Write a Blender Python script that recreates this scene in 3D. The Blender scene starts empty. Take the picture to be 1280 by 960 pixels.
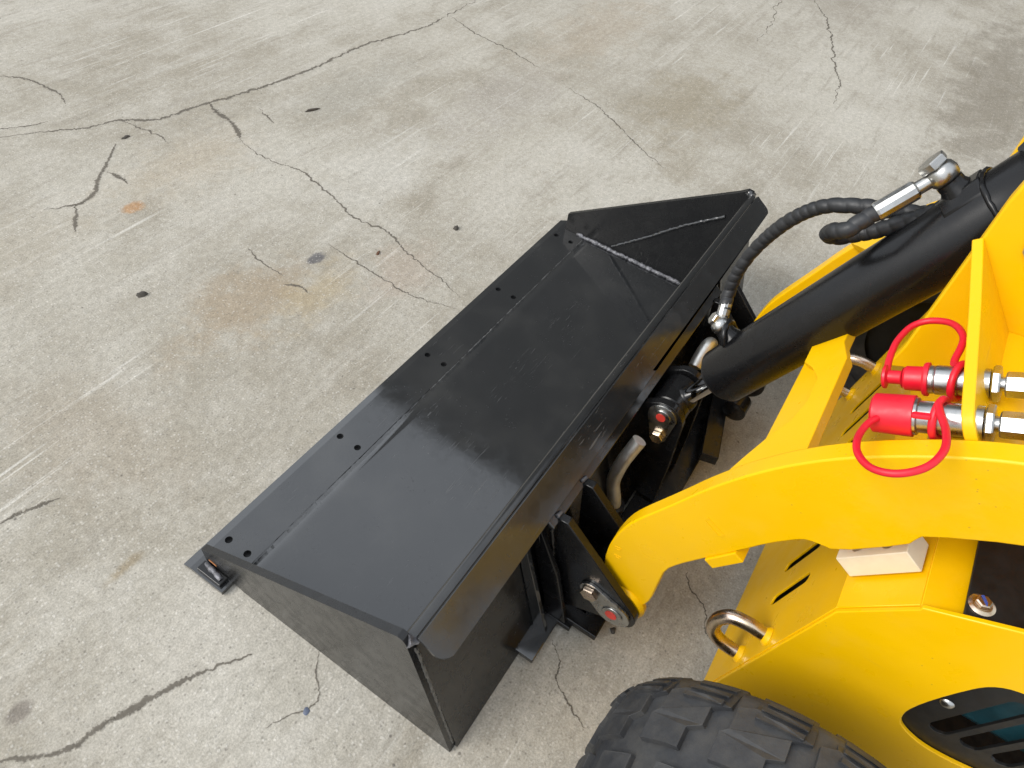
import bpy, bmesh, math, random
from mathutils import Vector, Matrix, Euler
from mathutils.geometry import tessellate_polygon
random.seed(7)
sc = bpy.context.scene
COL = sc.collection

# ------------------------------------------------------------------ camera
cam = bpy.data.cameras.new('camera'); cam_o = bpy.data.objects.new('camera', cam); COL.objects.link(cam_o)
RIGHT = Vector((0.54502, -0.83152, 0.10736)); DOWN = Vector((-0.59744, -0.47501, -0.64609)); FWD = Vector((0.58824, 0.28799, -0.75567))
m = Matrix((RIGHT, -DOWN, -FWD)).transposed().to_4x4()
m.translation = Vector((-0.20105, -0.56623, 0.99186))
cam_o.matrix_world = m
cam.sensor_width = 36.0; cam.lens = 24.5520
cam.clip_start = 0.02; cam.clip_end = 300
sc.camera = cam_o

# ------------------------------------------------------------------ sky, sun, exposure
SUN_EL, SUN_AZ = math.radians(38), math.radians(-50)   # azimuth from +Y towards +X
w = bpy.data.worlds.new('World'); sc.world = w; w.use_nodes = True
nt = w.node_tree; nt.nodes.clear()
sky = nt.nodes.new('ShaderNodeTexSky'); sky.sky_type = 'NISHITA'; sky.sun_disc = False
sky.sun_elevation = SUN_EL; sky.sun_rotation = SUN_AZ
sky.air_density = 1.0; sky.dust_density = 6.0; sky.ozone_density = 1.0
hsv = nt.nodes.new('ShaderNodeHueSaturation'); hsv.inputs['Saturation'].default_value = 0.30
bg = nt.nodes.new('ShaderNodeBackground'); bg.inputs['Strength'].default_value = 0.108
wo = nt.nodes.new('ShaderNodeOutputWorld')
cloud = nt.nodes.new('ShaderNodeMix'); cloud.data_type = 'RGBA'; cloud.inputs[0].default_value = 0.75      # even overcast over the clear sky
cloud.inputs[7].default_value = (8.6, 9.2, 10.0, 1)
nt.links.new(sky.outputs[0], hsv.inputs['Color']); nt.links.new(hsv.outputs[0], cloud.inputs[6]); nt.links.new(cloud.outputs[2], bg.inputs[0]); nt.links.new(bg.outputs[0], wo.inputs[0])
sun = bpy.data.lights.new('sun', 'SUN'); sun.energy = 1.5; sun.angle = math.radians(30); sun.color = (1, 0.965, 0.91)
sun_o = bpy.data.objects.new('sun', sun); COL.objects.link(sun_o)
sd = Vector((math.sin(SUN_AZ)*math.cos(SUN_EL), math.cos(SUN_AZ)*math.cos(SUN_EL), math.sin(SUN_EL)))
sun_o.rotation_euler = (-sd).to_track_quat('-Z', 'Y').to_euler(); sun_o.location = sd*20
vs = sc.view_settings; vs.view_transform = 'Standard'; vs.look = 'None'; vs.gamma = 1; vs.use_curve_mapping = False
vs.exposure = 0.45

# ------------------------------------------------------------------ materials
class NT:
    def __init__(s, name):
        s.m = bpy.data.materials.new(name); s.m.use_nodes = True; s.t = s.m.node_tree; s.t.nodes.clear()
        s.out = s.n('ShaderNodeOutputMaterial'); s.b = s.n('ShaderNodeBsdfPrincipled'); s.l(s.b.outputs[0], s.out.inputs[0])
        s.tc = s.n('ShaderNodeTexCoord'); s.co = s.tc.outputs['Object']
    def n(s, t): return s.t.nodes.new(t)
    def l(s, a, b): s.t.links.new(a, b)
    def put(s, v, i):
        if hasattr(v, 'is_output'): s.l(v, i)
        elif isinstance(v, (tuple, list)): i.default_value = tuple(v) + ((1,) if len(v) == 3 and i.type == 'RGBA' else ())
        else: i.default_value = v
    def noise(s, scale, detail=4, rough=.55, co=None, dist=0):
        k = s.n('ShaderNodeTexNoise'); k.inputs['Scale'].default_value = scale; k.inputs['Detail'].default_value = detail
        k.inputs['Roughness'].default_value = rough; k.inputs['Distortion'].default_value = dist
        s.l(co or s.co, k.inputs['Vector']); return k.outputs['Fac']
    def vor(s, scale, feature='F1', co=None, out='Distance', rnd=1.0):
        k = s.n('ShaderNodeTexVoronoi'); k.feature = feature; k.inputs['Scale'].default_value = scale; k.inputs['Randomness'].default_value = rnd
        s.l(co or s.co, k.inputs['Vector']); return k.outputs[out]
    def ramp(s, v, a, b, lo=0., hi=1.):
        k = s.n('ShaderNodeMapRange'); k.interpolation_type = 'SMOOTHSTEP'
        s.l(v, k.inputs[0]); k.inputs[1].default_value = a; k.inputs[2].default_value = b; k.inputs[3].default_value = lo; k.inputs[4].default_value = hi
        return k.outputs[0]
    def math(s, op, a, b=0.):
        k = s.n('ShaderNodeMath'); k.operation = op; s.put(a, k.inputs[0]); s.put(b, k.inputs[1]); return k.outputs[0]
    def mix(s, f, a, b, mode='MIX'):
        k = s.n('ShaderNodeMix'); k.data_type = 'RGBA'; k.blend_type = mode
        s.put(f, k.inputs[0]); s.put(a, k.inputs[6]); s.put(b, k.inputs[7]); return k.outputs[2]
    def mapping(s, scale=(1, 1, 1), rot=(0, 0, 0), loc=(0, 0, 0)):
        k = s.n('ShaderNodeMapping'); k.inputs['Scale'].default_value = scale; k.inputs['Rotation'].default_value = rot; k.inputs['Location'].default_value = loc
        s.l(s.co, k.inputs[0]); return k.outputs[0]
    def bump(s, h, strength=.3, dist=.002):
        k = s.n('ShaderNodeBump'); k.inputs['Strength'].default_value = strength; k.inputs['Distance'].default_value = dist
        s.l(h, k.inputs['Height']); s.l(k.outputs[0], s.b.inputs['Normal'])
    def set(s, **kw):
        for k, v in kw.items(): s.put(v, s.b.inputs[k.replace('_', ' ')])
        return s.m

def concrete():
    g = NT('concrete'); big = g.noise(1.3, 5, .6); med = g.noise(9, 6, .65); fine = g.noise(260, 3, .7); grit = g.noise(70, 5, .75)
    c = g.mix(g.ramp(big, .34, .66), (.315, .292, .240), (.455, .438, .386))
    c = g.mix(g.ramp(med, .35, .75, 0, .55), c, (.500, .485, .440))
    c = g.mix(g.ramp(g.noise(4.2, 5, .7, g.mapping((1, 1.6, 1), loc=(3, 1, 0))), .50, .72, 0, .60), c, (.275, .250, .200))
    # scraped streaks, mostly across the machine
    st = g.ramp(g.noise(1, 3, .6, g.mapping((2.2, 95, 1), (0, 0, math.radians(-5)))), .58, .70)
    msk = g.ramp(g.noise(2.2, 3, .5, g.mapping((1, 1, 1), loc=(7, 4, 0))), .45, .62)
    c = g.mix(g.math('MULTIPLY', g.math('MULTIPLY', st, msk), .85), c, (.60, .59, .55))
    st2 = g.ramp(g.noise(1, 4, .6, g.mapping((3.5, 40, 1), (0, 0, math.radians(-8)), (2, 9, 0))), .54, .76, 0, .55)
    st3 = g.ramp(g.noise(1, 5, .7, g.mapping((1.3, 16, 1), (0, 0, math.radians(-12)), (5, 1, 0))), .50, .72, 0, .50)
    c = g.mix(st3, c, (.50, .485, .44))
    c = g.mix(st2, c, (.27, .25, .21))
    # stains and other tone patches with a shape of their own
    sep = g.n('ShaderNodeSeparateXYZ'); g.l(g.co, sep.inputs[0])
    wob = g.noise(11, 5, .65); wob2 = g.noise(34, 4, .7)
    def tone_patch(c, x, y, rx, ry, col, amt, soft=.8):
        dx = g.math('DIVIDE', g.math('SUBTRACT', sep.outputs[0], x), rx); dy = g.math('DIVIDE', g.math('SUBTRACT', sep.outputs[1], y), ry)
        d = g.math('SQRT', g.math('ADD', g.math('MULTIPLY', dx, dx), g.math('MULTIPLY', dy, dy)))
        d = g.math('ADD', d, g.math('MULTIPLY', g.math('SUBTRACT', wob, .5), 2.4)); d = g.math('ADD', d, g.math('MULTIPLY', g.math('SUBTRACT', wob2, .5), 1.0))
        return g.mix(g.ramp(d, 1.0-soft, 1.0+soft*.3, amt, 0.), c, col)
    for a in ((.408, .347, .16, .10, (.30, .235, .155), .65), (.22, .80, .25, .12, (.34, .31, .25), .5), (.95, .45, .22, .12, (.50, .49, .45), .5), (1.2, .75, .28, .10, (.33, .32, .28), .5), (.05, .30, .12, .20, (.33, .29, .23), .45), (2.1, .45, .45, .15, (.37, .32, .25), .5), (.53, .25, .13, .06, (.40, .33, .21), .5), (.66, .80, .22, .12, (.42, .36, .27), .35),
              (.474, .746, .028, .020, (.40, .22, .09), .75, .5), (.603, .333, .022, .014, (.11, .11, .12), .85, .5), (.70, .17, .12, .07, (.40, .33, .27), .4),
              (1.838, .002, .30, .16, (.27, .235, .165), .55), (1.5, -.12, .12, .07, (.28, .25, .19), .5), (-.268, .003, .018, .016, (.17, .15, .13), .7, .5),
              (-.075, .062, .035, .012, (.27, .22, .14), .7, .6), (2.75, -.80, 1.0, .20, (.19, .17, .135), .60), (3.3, -.15, .7, .22, (.26, .235, .195), .45),  # holds the long darker band at the far right of the ground
              (.10, .55, .30, .18, (.36, .34, .29), .4), (.25, .12, .14, .10, (.37, .35, .30), .5), (1.45, .42, .30, .12, (.36, .34, .31), .45),
              (-.10, -.10, .16, .10, (.52, .50, .45), .35)):
        c = tone_patch(c, *a)
    # aggregate
    v = g.n('ShaderNodeTexVoronoi'); v.inputs['Scale'].default_value = 230; g.l(g.co, v.inputs['Vector'])
    sp = g.n('ShaderNodeSeparateColor'); g.l(v.outputs['Color'], sp.inputs[0])
    lite = g.math('MULTIPLY', g.ramp(sp.outputs[0], .72, .95), g.ramp(v.outputs['Distance'], .30, .55, 1, 0))
    dark = g.math('MULTIPLY', g.ramp(sp.outputs[1], .80, .97), g.ramp(v.outputs['Distance'], .25, .50, 1, 0))
    c = g.mix(g.math('MULTIPLY', lite, .30), c, (.72, .71, .67)); c = g.mix(g.math('MULTIPLY', dark, .42), c, (.13, .12, .105))
    c = g.mix(g.ramp(grit, .36, .66, .0, 1.), g.mix(1, c, (.88, .88, .87), 'MULTIPLY'), g.mix(1, c, (1.08, 1.08, 1.075), 'MULTIPLY'))
    c = g.mix(g.ramp(g.noise(330, 3, .7), .34, .66, 0., 1.), g.mix(1, c, (.84, .84, .83), 'MULTIPLY'), g.mix(1, c, (1.12, 1.12, 1.12), 'MULTIPLY'))
    v2 = g.vor(30); pit = g.ramp(v2, .04, .085, 1, 0); pm = g.ramp(g.noise(14, 2), .55, .6)
    c = g.mix(g.math('MULTIPLY', g.math('MULTIPLY', pit, pm), .7), c, (.10, .09, .08))
    g.bump(g.math('ADD', g.math('ADD', g.math('MULTIPLY', fine, .7), g.math('MULTIPLY', grit, 1.2)), g.math('MULTIPLY', lite, .4)), .38, .0020)
    c = g.mix(1, c, (1.015, .985, .962), 'MULTIPLY')
    return g.set(Base_Color=c, Roughness=.86, Specular_IOR_Level=.3)

def crack_mat():
    g = NT('crack_fill'); uv = g.n('ShaderNodeUVMap'); sp = g.n('ShaderNodeSeparateXYZ'); g.l(uv.outputs[0], sp.inputs[0])
    d = g.math('ABSOLUTE', g.math('SUBTRACT', sp.outputs[1], .5))
    d = g.math('ADD', g.math('MULTIPLY', d, 2.), g.math('MULTIPLY', g.math('SUBTRACT', g.noise(240, 4, .75), .5), 1.7))
    d = g.math('ADD', d, g.math('MULTIPLY', g.math('SUBTRACT', g.noise(34, 3, .6), .5), 1.5))
    a = g.ramp(d, .18, .66, .72, 0.)
    tr = g.n('ShaderNodeBsdfTransparent'); mx = g.n('ShaderNodeMixShader'); g.l(a, mx.inputs[0]); g.l(tr.outputs[0], mx.inputs[1]); g.l(g.b.outputs[0], mx.inputs[2])
    g.l(mx.outputs[0], g.out.inputs[0])
    return g.set(Base_Color=g.mix(g.noise(60, 3), (.090, .078, .062), (.20, .175, .14)), Roughness=.95)

def black_paint(name='black_paint', base=(.020, .021, .022), r0=.05, r1=.12, dust=.12, scr=.55, spec=1.15):
    g = NT(name)
    n1 = g.noise(6, 5, .6); n2 = g.noise(45, 4, .65)
    spk = g.math('MULTIPLY', g.ramp(g.vor(150), .10, .17, 1, 0), g.ramp(g.noise(20, 3), .52, .62))
    s1 = g.ramp(g.noise(1, 2, .5, g.mapping((14, 210, 14), (0, 0, .62)), 1.2), .64, .72); s2 = g.ramp(g.noise(1, 2, .5, g.mapping((26, 190, 26), (0, 0, -.25), (3, 2, 0)), 2.0), .66, .74)
    ms = g.ramp(g.noise(7, 3, .6, g.mapping((1, 1, 1), loc=(5, 2, 1))), .50, .68)
    sc_ = g.math('MULTIPLY', g.math('MULTIPLY', g.math('MAXIMUM', s1, s2), ms), scr)
    c = g.mix(g.ramp(n1, .45, .8, 0, dust), base, (.16, .155, .14))
    c = g.mix(g.math('MULTIPLY', spk, .5), c, (.003, .003, .003)); c = g.mix(g.math('MULTIPLY', sc_, .28), c, (.30, .30, .29)); c = g.mix(g.math('MULTIPLY', g.ramp(g.noise(130, 5, .8), .60, .75), g.ramp(g.noise(5, 4, .65, g.mapping((1, 1, 1), loc=(1, 7, 3))), .50, .66, 0, dust*2.6)), c, (.30, .30, .28))
    r = g.math('ADD', g.ramp(n2, .3, .75, r0, r1), g.math('MULTIPLY', sc_, .35)); r = g.math('ADD', r, g.math('MULTIPLY', spk, .3))
    g.bump(g.math('ADD', g.math('MULTIPLY', g.noise(22, 2), .8), g.math('MULTIPLY', g.noise(320, 2), .05)), .05, .0010)
    return g.set(Base_Color=c, Roughness=r, Specular_IOR_Level=spec)

def yellow_paint():
    g = NT('yellow_paint'); n = g.noise(5, 4, .6)
    c = g.mix(g.ramp(n, .3, .75), (.83, .468, .0005), (.87, .498, .0005))
    dst = g.math('MULTIPLY', g.ramp(g.noise(9, 6, .7), .48, .72), .035)                      # thin dust film in patches
    c = g.mix(dst, c, (.62, .50, .28))
    spk = g.math('MULTIPLY', g.ramp(g.vor(95), .05, .10, 1, 0), g.ramp(g.noise(11, 3), .56, .62))
    scr = g.math('MULTIPLY', g.ramp(g.noise(1, 2, .5, g.mapping((8, 8, 210), (.6, 0, 0))), .71, .75), g.ramp(g.noise(6, 3), .50, .62))
    c = g.mix(g.math('MULTIPLY', spk, .45), c, (.30, .19, .04)); c = g.mix(g.math('MULTIPLY', scr, .22), c, (.55, .36, .06))
    g.bump(g.math('ADD', g.noise(190, 2), g.math('MULTIPLY', g.noise(14, 2), 2.)), .09, .0015)
    r = g.math('ADD', g.ramp(g.noise(25, 3), .3, .7, .26, .42), g.math('MULTIPLY', dst, 1.2))
    return g.set(Base_Color=c, Roughness=r, Specular_IOR_Level=.32)

def plain(name, col, rough, metal=0., var=.25, scale=40, bump=0., spec=.5, alt=None):
    g = NT(name); f = g.ramp(g.noise(scale, 4, .6), .3, .72)
    c = g.mix(f, tuple(x*(1-var) for x in col), alt or tuple(min(1, x*(1+var*.5)) for x in col))
    if bump: g.bump(g.noise(scale*5, 3), bump, .001)
    return g.set(Base_Color=c, Roughness=g.ramp(g.noise(scale*1.7, 3), .3, .7, rough*.8, rough*1.25), Metallic=metal, Specular_IOR_Level=spec)

M = {}
M['concrete'] = concrete(); M['crack'] = crack_mat()
M['black'] = black_paint()
M['black_clean'] = black_paint('black_clean_paint', (.009, .0092, .0095), .20, .34, .05, .5, .45)
M['black_flange'] = black_paint('black_flange_paint', (.016, .0165, .017), .12, .24, .12, .8, .8)
M['black_frame'] = black_paint('black_frame_paint', (.007, .007, .0075), .16, .32, .06, .3, .5)
M['cylinder'] = black_paint('cylinder_paint', (.0060, .0060, .0065), .22, .32, .02, .06, .38)
M['yellow'] = yellow_paint()
M['red'] = plain('red_rubber', (.72, .008, .026), .42, var=.12, bump=.05)
M['zinc'] = plain('zinc_plate', (.50, .50, .485), .30, 1., .18, 60)
M['handle_zinc'] = plain('dull_zinc', (.86, .86, .82), .40, .85, .10, 60)
M['chrome'] = plain('chrome_rod', (.80, .80, .80), .10, 1., .05)
M['gold'] = plain('yellow_zinc', (.78, .66, .46), .26, 1., .22, 45, alt=(.74, .60, .52))
def rubber():
    g = NT('tyre_rubber')
    c = g.mix(g.ramp(g.noise(30, 4, .6), .3, .72), (.022, .024, .028), (.044, .045, .047))
    c = g.mix(g.ramp(g.noise(16, 6, .7), .42, .70, 0, .35), c, (.095, .088, .074))           # dry dust
    c = g.mix(g.math('MULTIPLY', g.ramp(g.vor(120), .06, .11, 1, 0), g.ramp(g.noise(24, 2), .5, .6)), c, (.012, .012, .012))
    g.bump(g.math('ADD', g.noise(260, 4, .7), g.math('MULTIPLY', g.noise(45, 3), 2.)), .22, .0014)
    return g.set(Base_Color=c, Roughness=g.ramp(g.noise(40, 3), .3, .7, .42, .68), Specular_IOR_Level=.5)
M['rubber'] = rubber()
M['hose'] = plain('hose_wrap', (.020, .021, .023), .50, var=.3, bump=.15)
M['cream'] = plain('cream_nylon', (.78, .68, .50), .42, var=.06, bump=.05)
M['weld'] = plain('painted_weld', (.05, .05, .054), .30, var=.5, scale=140, bump=.5, alt=(.24, .24, .26))
M['seam'] = plain('dull_seam', (.030, .030, .031), .4, var=.5, scale=140, bump=.5, alt=(.13, .13, .125))
M['yweld'] = M['yellow']
M['matte_black'] = plain('satin_black', (.010, .010, .010), .42, var=.3)
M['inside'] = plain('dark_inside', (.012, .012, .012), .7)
M['teal'] = plain('teal_housing', (.010, .055, .070), .45)
M['red_dot'] = plain('red_paint_mark', (.62, .05, .035), .4, var=.3)
M['blue_dot'] = plain('blue_paint_mark', (.06, .10, .42), .45)
M['grey_plate'] = plain('grey_steel', (.36, .34, .31), .45, .6, .2)
M['rust'] = plain('rust_primer', (.42, .17, .06), .8, var=.3)
M['dirt'] = plain('dark_dirt', (.085, .075, .062), .95, var=.4)
M['paint_splash'] = plain('blue_splash', (.115, .135, .19), .6, var=.2)
M['leaf'] = plain('dry_leaf', (.060, .045, .032), .8, var=.4)
M['rust_flake'] = plain('rust_flake', (.16, .075, .04), .9, var=.4)
M['wall'] = plain('grey_render', (.075, .075, .072), .9, var=.15, scale=3)

# ------------------------------------------------------------------ mesh helpers
def link(name, me, mat, parent=None, smooth=None, bevel=0., seg=2):
    o = bpy.data.objects.new(name, me); COL.objects.link(o)
    if mat: me.materials.append(M[mat])
    if smooth is not None:
        for p in me.polygons: p.use_smooth = True
        me.set_sharp_from_angle(angle=math.radians(smooth))
    if bevel:
        b = o.modifiers.new('bevel', 'BEVEL'); b.width = bevel; b.segments = seg; b.limit_method = 'ANGLE'; b.angle_limit = math.radians(35); b.harden_normals = False
    if parent: child(o, parent)
    return o
def world_loc(o):
    v = Vector(o.location)
    while o.parent: o = o.parent; v = v if True else v
    return v
BASE = {}
def child(o, parent):
    o.parent = parent
    o.matrix_parent_inverse = Matrix.Translation(-BASE.get(parent.name, Vector((0, 0, 0))))
def root(name, loc, label, cat, group=None):
    e = bpy.data.objects.new(name, None); COL.objects.link(e); e.location = loc; e.empty_display_size = .1
    BASE[e.name] = Vector(loc); e['label'] = label; e['category'] = cat
    if group: e['group'] = group
    return e
def mesh(name, v, f):
    me = bpy.data.meshes.new(name); me.from_pydata([tuple(p) for p in v], [], f); me.update()
    bm = bmesh.new(); bm.from_mesh(me); bmesh.ops.recalc_face_normals(bm, faces=bm.faces); bm.to_mesh(me); bm.free(); return me
def plate_mesh(name, outer, holes, to3, t0, t1):
    """flat plate: 2-D outline with holes, swept from t0 to t1; to3(a, b, t) -> point"""
    loops = [outer] + list(holes); pts = [p for l in loops for p in l]
    tri = tessellate_polygon([[Vector((p[0], p[1], 0)) for p in l] for l in loops])
    n = len(pts); v = [to3(p[0], p[1], t0) for p in pts] + [to3(p[0], p[1], t1) for p in pts]
    f = [tuple(t) for t in tri] + [tuple(n+i for i in reversed(t)) for t in tri]
    k = 0
    for l in loops:
        m_ = len(l)
        for i in range(m_):
            a, b = k+i, k+(i+1) % m_; f.append((a, b, n+b, n+a))
        k += m_
    return mesh(name, v, f)
def xplate(name, yz, x0, x1, mat, parent=None, holes=(), bevel=.0015, smooth=28):
    return link(name, plate_mesh(name, yz, holes, lambda a, b, t: (t, a, b), x0, x1), mat, parent, smooth, bevel)
def frame_plate(name, pts, P, u, v, t0, t1, mat, parent=None, holes=(), bevel=.0012, smooth=28):
    P, u, v = Vector(P), Vector(u).normalized(), Vector(v).normalized(); n_ = u.cross(v)
    return link(name, plate_mesh(name, pts, holes, lambda a, b, t: P+u*a+v*b+n_*t, t0, t1), mat, parent, smooth, bevel)
def circle(cx, cy, r, n=20, ry=None): return [(cx+r*math.cos(2*math.pi*i/n), cy+(ry or r)*math.sin(2*math.pi*i/n)) for i in range(n)]
def slot(ax, ay, bx, by, r, n=7):
    a = math.atan2(by-ay, bx-ax); o = []
    for i in range(n): t = a-math.pi/2+math.pi*i/(n-1); o.append((bx+r*math.cos(t), by+r*math.sin(t)))
    for i in range(n): t = a+math.pi/2+math.pi*i/(n-1); o.append((ax+r*math.cos(t), ay+r*math.sin(t)))
    return o
def chaikin(p, k=2, closed=True):
    for _ in range(k):
        q = []
        n = len(p)
        for i in range(n if closed else n-1):
            a, b = p[i], p[(i+1) % n]; q += [tuple(x*.75+y*.25 for x, y in zip(a, b)), tuple(x*.25+y*.75 for x, y in zip(a, b))]
        if not closed: q = [p[0]] + q + [p[-1]]
        p = q
    return p
def hull2(c1, r1, c2, r2, n=14):
    """outline of two circles joined by tangents (tear-drop)"""
    d = math.hypot(c2[0]-c1[0], c2[1]-c1[1]); a = math.atan2(c2[1]-c1[1], c2[0]-c1[0]); k = math.acos((r1-r2)/d); o = []
    for i in range(n+1): t = a+k+(2*math.pi-2*k)*i/n; o.append((c1[0]+r1*math.cos(t), c1[1]+r1*math.sin(t)))
    for i in range(n+1): t = a-k+2*k*i/n; o.append((c2[0]+r2*math.cos(t), c2[1]+r2*math.sin(t)))
    return o
def catmull(P, k=10):
    P = [Vector(p) for p in P]; Q = [P[0]*2-P[1]] + P + [P[-1]*2-P[-2]]; o = []
    for i in range(1, len(Q)-2):
        a, b, c, d = Q[i-1:i+3]
        for j in range(k):
            t = j/k; o.append(.5*((2*b)+(c-a)*t+(2*a-5*b+4*c-d)*t*t+(3*b-a-3*c+d)*t**3))
    o.append(P[-1]); return o
def tube_mesh(name, pts, rad, seg=14, cap=True):
    """rad: number or f(s, theta) with s the running length"""
    pts = [Vector(p) for p in pts]; v, f = [], []; s = 0; up = None
    for i, p in enumerate(pts):
        t = (pts[min(i+1, len(pts)-1)]-pts[max(i-1, 0)]).normalized()
        if up is None: up = Vector((0, 0, 1)) if abs(t.z) < .9 else Vector((1, 0, 0))
        a = (up-t*up.dot(t)).normalized(); up = a; b = t.cross(a)
        if i: s += (p-pts[i-1]).length
        for j in range(seg):
            th = 2*math.pi*j/seg; r = rad(s, th) if callable(rad) else rad
            v.append(p+a*math.cos(th)*r+b*math.sin(th)*r)
    for i in range(len(pts)-1):
        for j in range(seg): f.append((i*seg+j, i*seg+(j+1) % seg, (i+1)*seg+(j+1) % seg, (i+1)*seg+j))
    if cap: f += [tuple(reversed(range(seg))), tuple(range((len(pts)-1)*seg, len(pts)*seg))]
    return mesh(name, v, f)
def tube(name, pts, rad, mat, parent=None, seg=14, smooth=50): return link(name, tube_mesh(name, pts, rad, seg), mat, parent, smooth)
def weld(name, pts, r, mat, parent=None, step=.004):
    P = [Vector(p) for p in pts]; o = []
    for a, b in zip(P[:-1], P[1:]):
        n = max(2, int((b-a).length/step))
        o += [a.lerp(b, i/n)+Vector((random.gauss(0, r*.10), random.gauss(0, r*.10), random.gauss(0, r*.08))) for i in range(n)]
    o.append(P[-1]); rr = {}
    def rad(s, th):
        k = int(s/step); rr.setdefault(k, random.uniform(.72, 1.15)); return r*rr[k]*(1+.10*math.sin(s*520))
    return tube(name, o, rad, mat, parent, 8, 70)
def lathe_mesh(name, prof, P, d, seg=28, hexes=False):
    P, d = Vector(P), Vector(d).normalized(); a = d.orthogonal().normalized(); b = d.cross(a); v, f = [], []
    for t, r in prof:
        for j in range(seg):
            th = 2*math.pi*j/seg; v.append(P+d*t+a*r*math.cos(th)+b*r*math.sin(th))
    for i in range(len(prof)-1):
        for j in range(seg): f.append((i*seg+j, i*seg+(j+1) % seg, (i+1)*seg+(j+1) % seg, (i+1)*seg+j))
    f += [tuple(reversed(range(seg))), tuple(range((len(prof)-1)*seg, len(prof)*seg))]
    return mesh(name, v, f)
def lathe(name, prof, P, d, mat, parent=None, seg=28, smooth=35, bevel=0.): return link(name, lathe_mesh(name, prof, P, d, seg), mat, parent, smooth, bevel)
def hexnut(name, P, d, r, h, mat, parent=None, c=.0012): return lathe(name, [(0, r-c), (c, r), (h-c, r), (h, r-c)], P, d, mat, parent, 6, 20)
def box(name, c, s, mat, parent=None, rot=None, bevel=.0015):
    R_ = rot or Matrix.Identity(3); v = [Vector(c)+R_ @ Vector((sx*s[0]/2, sy*s[1]/2, sz*s[2]/2)) for sx in (-1, 1) for sy in (-1, 1) for sz in (-1, 1)]
    f = [(0, 1, 3, 2), (4, 6, 7, 5), (0, 4, 5, 1), (2, 3, 7, 6), (0, 2, 6, 4), (1, 5, 7, 3)]
    return link(name, mesh(name, v, f), mat, parent, None, bevel)

# ================================================================== GROUND
gm = mesh('ground', [(-40, -40, 0), (40, -40, 0), (40, 40, 0), (-40, 40, 0)], [(0, 1, 2, 3)])
ground = link('ground', gm, 'concrete'); ground['kind'] = 'structure'; ground['label'] = 'weathered pale grey concrete yard with long branching cracks'
CR = {  # centre line of each crack on the concrete, metres, and its width
 'a': ([(.452, 1.176), (.539, 1.127), (.608, 1.076), (.681, 1.055), (.732, 1.002), (.836, .98), (.885, .971), (.967, .949), (1.079, .931), (1.191, .919), (1.305, .918), (1.411, .918), (1.533, .895), (1.662, .869), (1.79, .868), (1.97, .88)], .016),
 'b': ([(.885, .971), (.864, .924), (.858, .873), (.835, .814), (.816, .786)], .021),
 'c': ([(.816, .786), (.804, .74), (.798, .659), (.816, .59), (.805, .524), (.779, .425), (.763, .375), (.772, .289), (.761, .246), (.739, .195), (.722, .105), (.701, .027)], .008),
 'd': ([(.654, .347), (.648, .273), (.645, .215), (.64, .136), (.647, .079), (.668, .013)], .006),
 'e': ([(.615, 1.432), (.648, 1.383), (.657, 1.315), (.659, 1.255), (.64, 1.206)], .013),
 'f': ([(.607, .973), (.541, .92), (.49, .881), (.459, .847), (.429, .836), (.405, .836), (.353, .869)], .017),
 'g': ([(.405, .836), (.373, .792), (.347, .76)], .013), 'h': ([(.522, .893), (.527, .854), (.523, .822)], .014),
 'i': ([(-.36, -.012), (-.314, -.029), (-.291, -.056), (-.269, -.076), (-.249, -.086), (-.219, -.091), (-.203, -.099), (-.166, -.113), (-.128, -.128), (-.093, -.148), (-.055, -.174)], .013),
 'j': ([(-.19, .28), (-.13, .259), (-.108, .256), (-.079, .243), (-.054, .232)], .010),
 'k': ([(3.029, -.036), (2.895, -.116), (2.761, -.18), (2.591, -.241), (2.433, -.294), (2.352, -.331), (2.192, -.354)], .012),
 'l': ([(1.654, .32), (1.634, .239), (1.606, .17), (1.56, .092), (1.504, .001), (1.46, -.093)], .008),
 'm': ([(1.79, .868), (1.746, .706), (1.728, .57), (1.701, .448)], .008),
 'n': ([(.202, -.5), (.179, -.526), (.157, -.533), (.14, -.563), (.126, -.596)], .005),
 'o': ([(.424, -.616), (.396, -.634), (.38, -.665), (.346, -.682), (.339, -.702)], .004),
 'p': ([(.004, -.242), (-.023, -.259), (-.048, -.287), (-.084, -.269), (-.111, -.255)], .004),
 'q': ([(.681, 1.055), (.689, .992), (.697, .931), (.687, .889)], .007), 'r': ([(.564, 1.164), (.499, 1.188), (.42, 1.26)], .008),
 's': ([(.537, .462), (.521, .4), (.521, .343)], .006), 't': ([(.502, .323), (.518, .296), (.515, .271)], .010),
 'u': ([(3.4, .35), (3.0, .12), (2.7, .02), (2.45, .0)], .006), 'v': ([(.95, .86), (.93, .80), (.925, .78)], .009),
}
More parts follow.
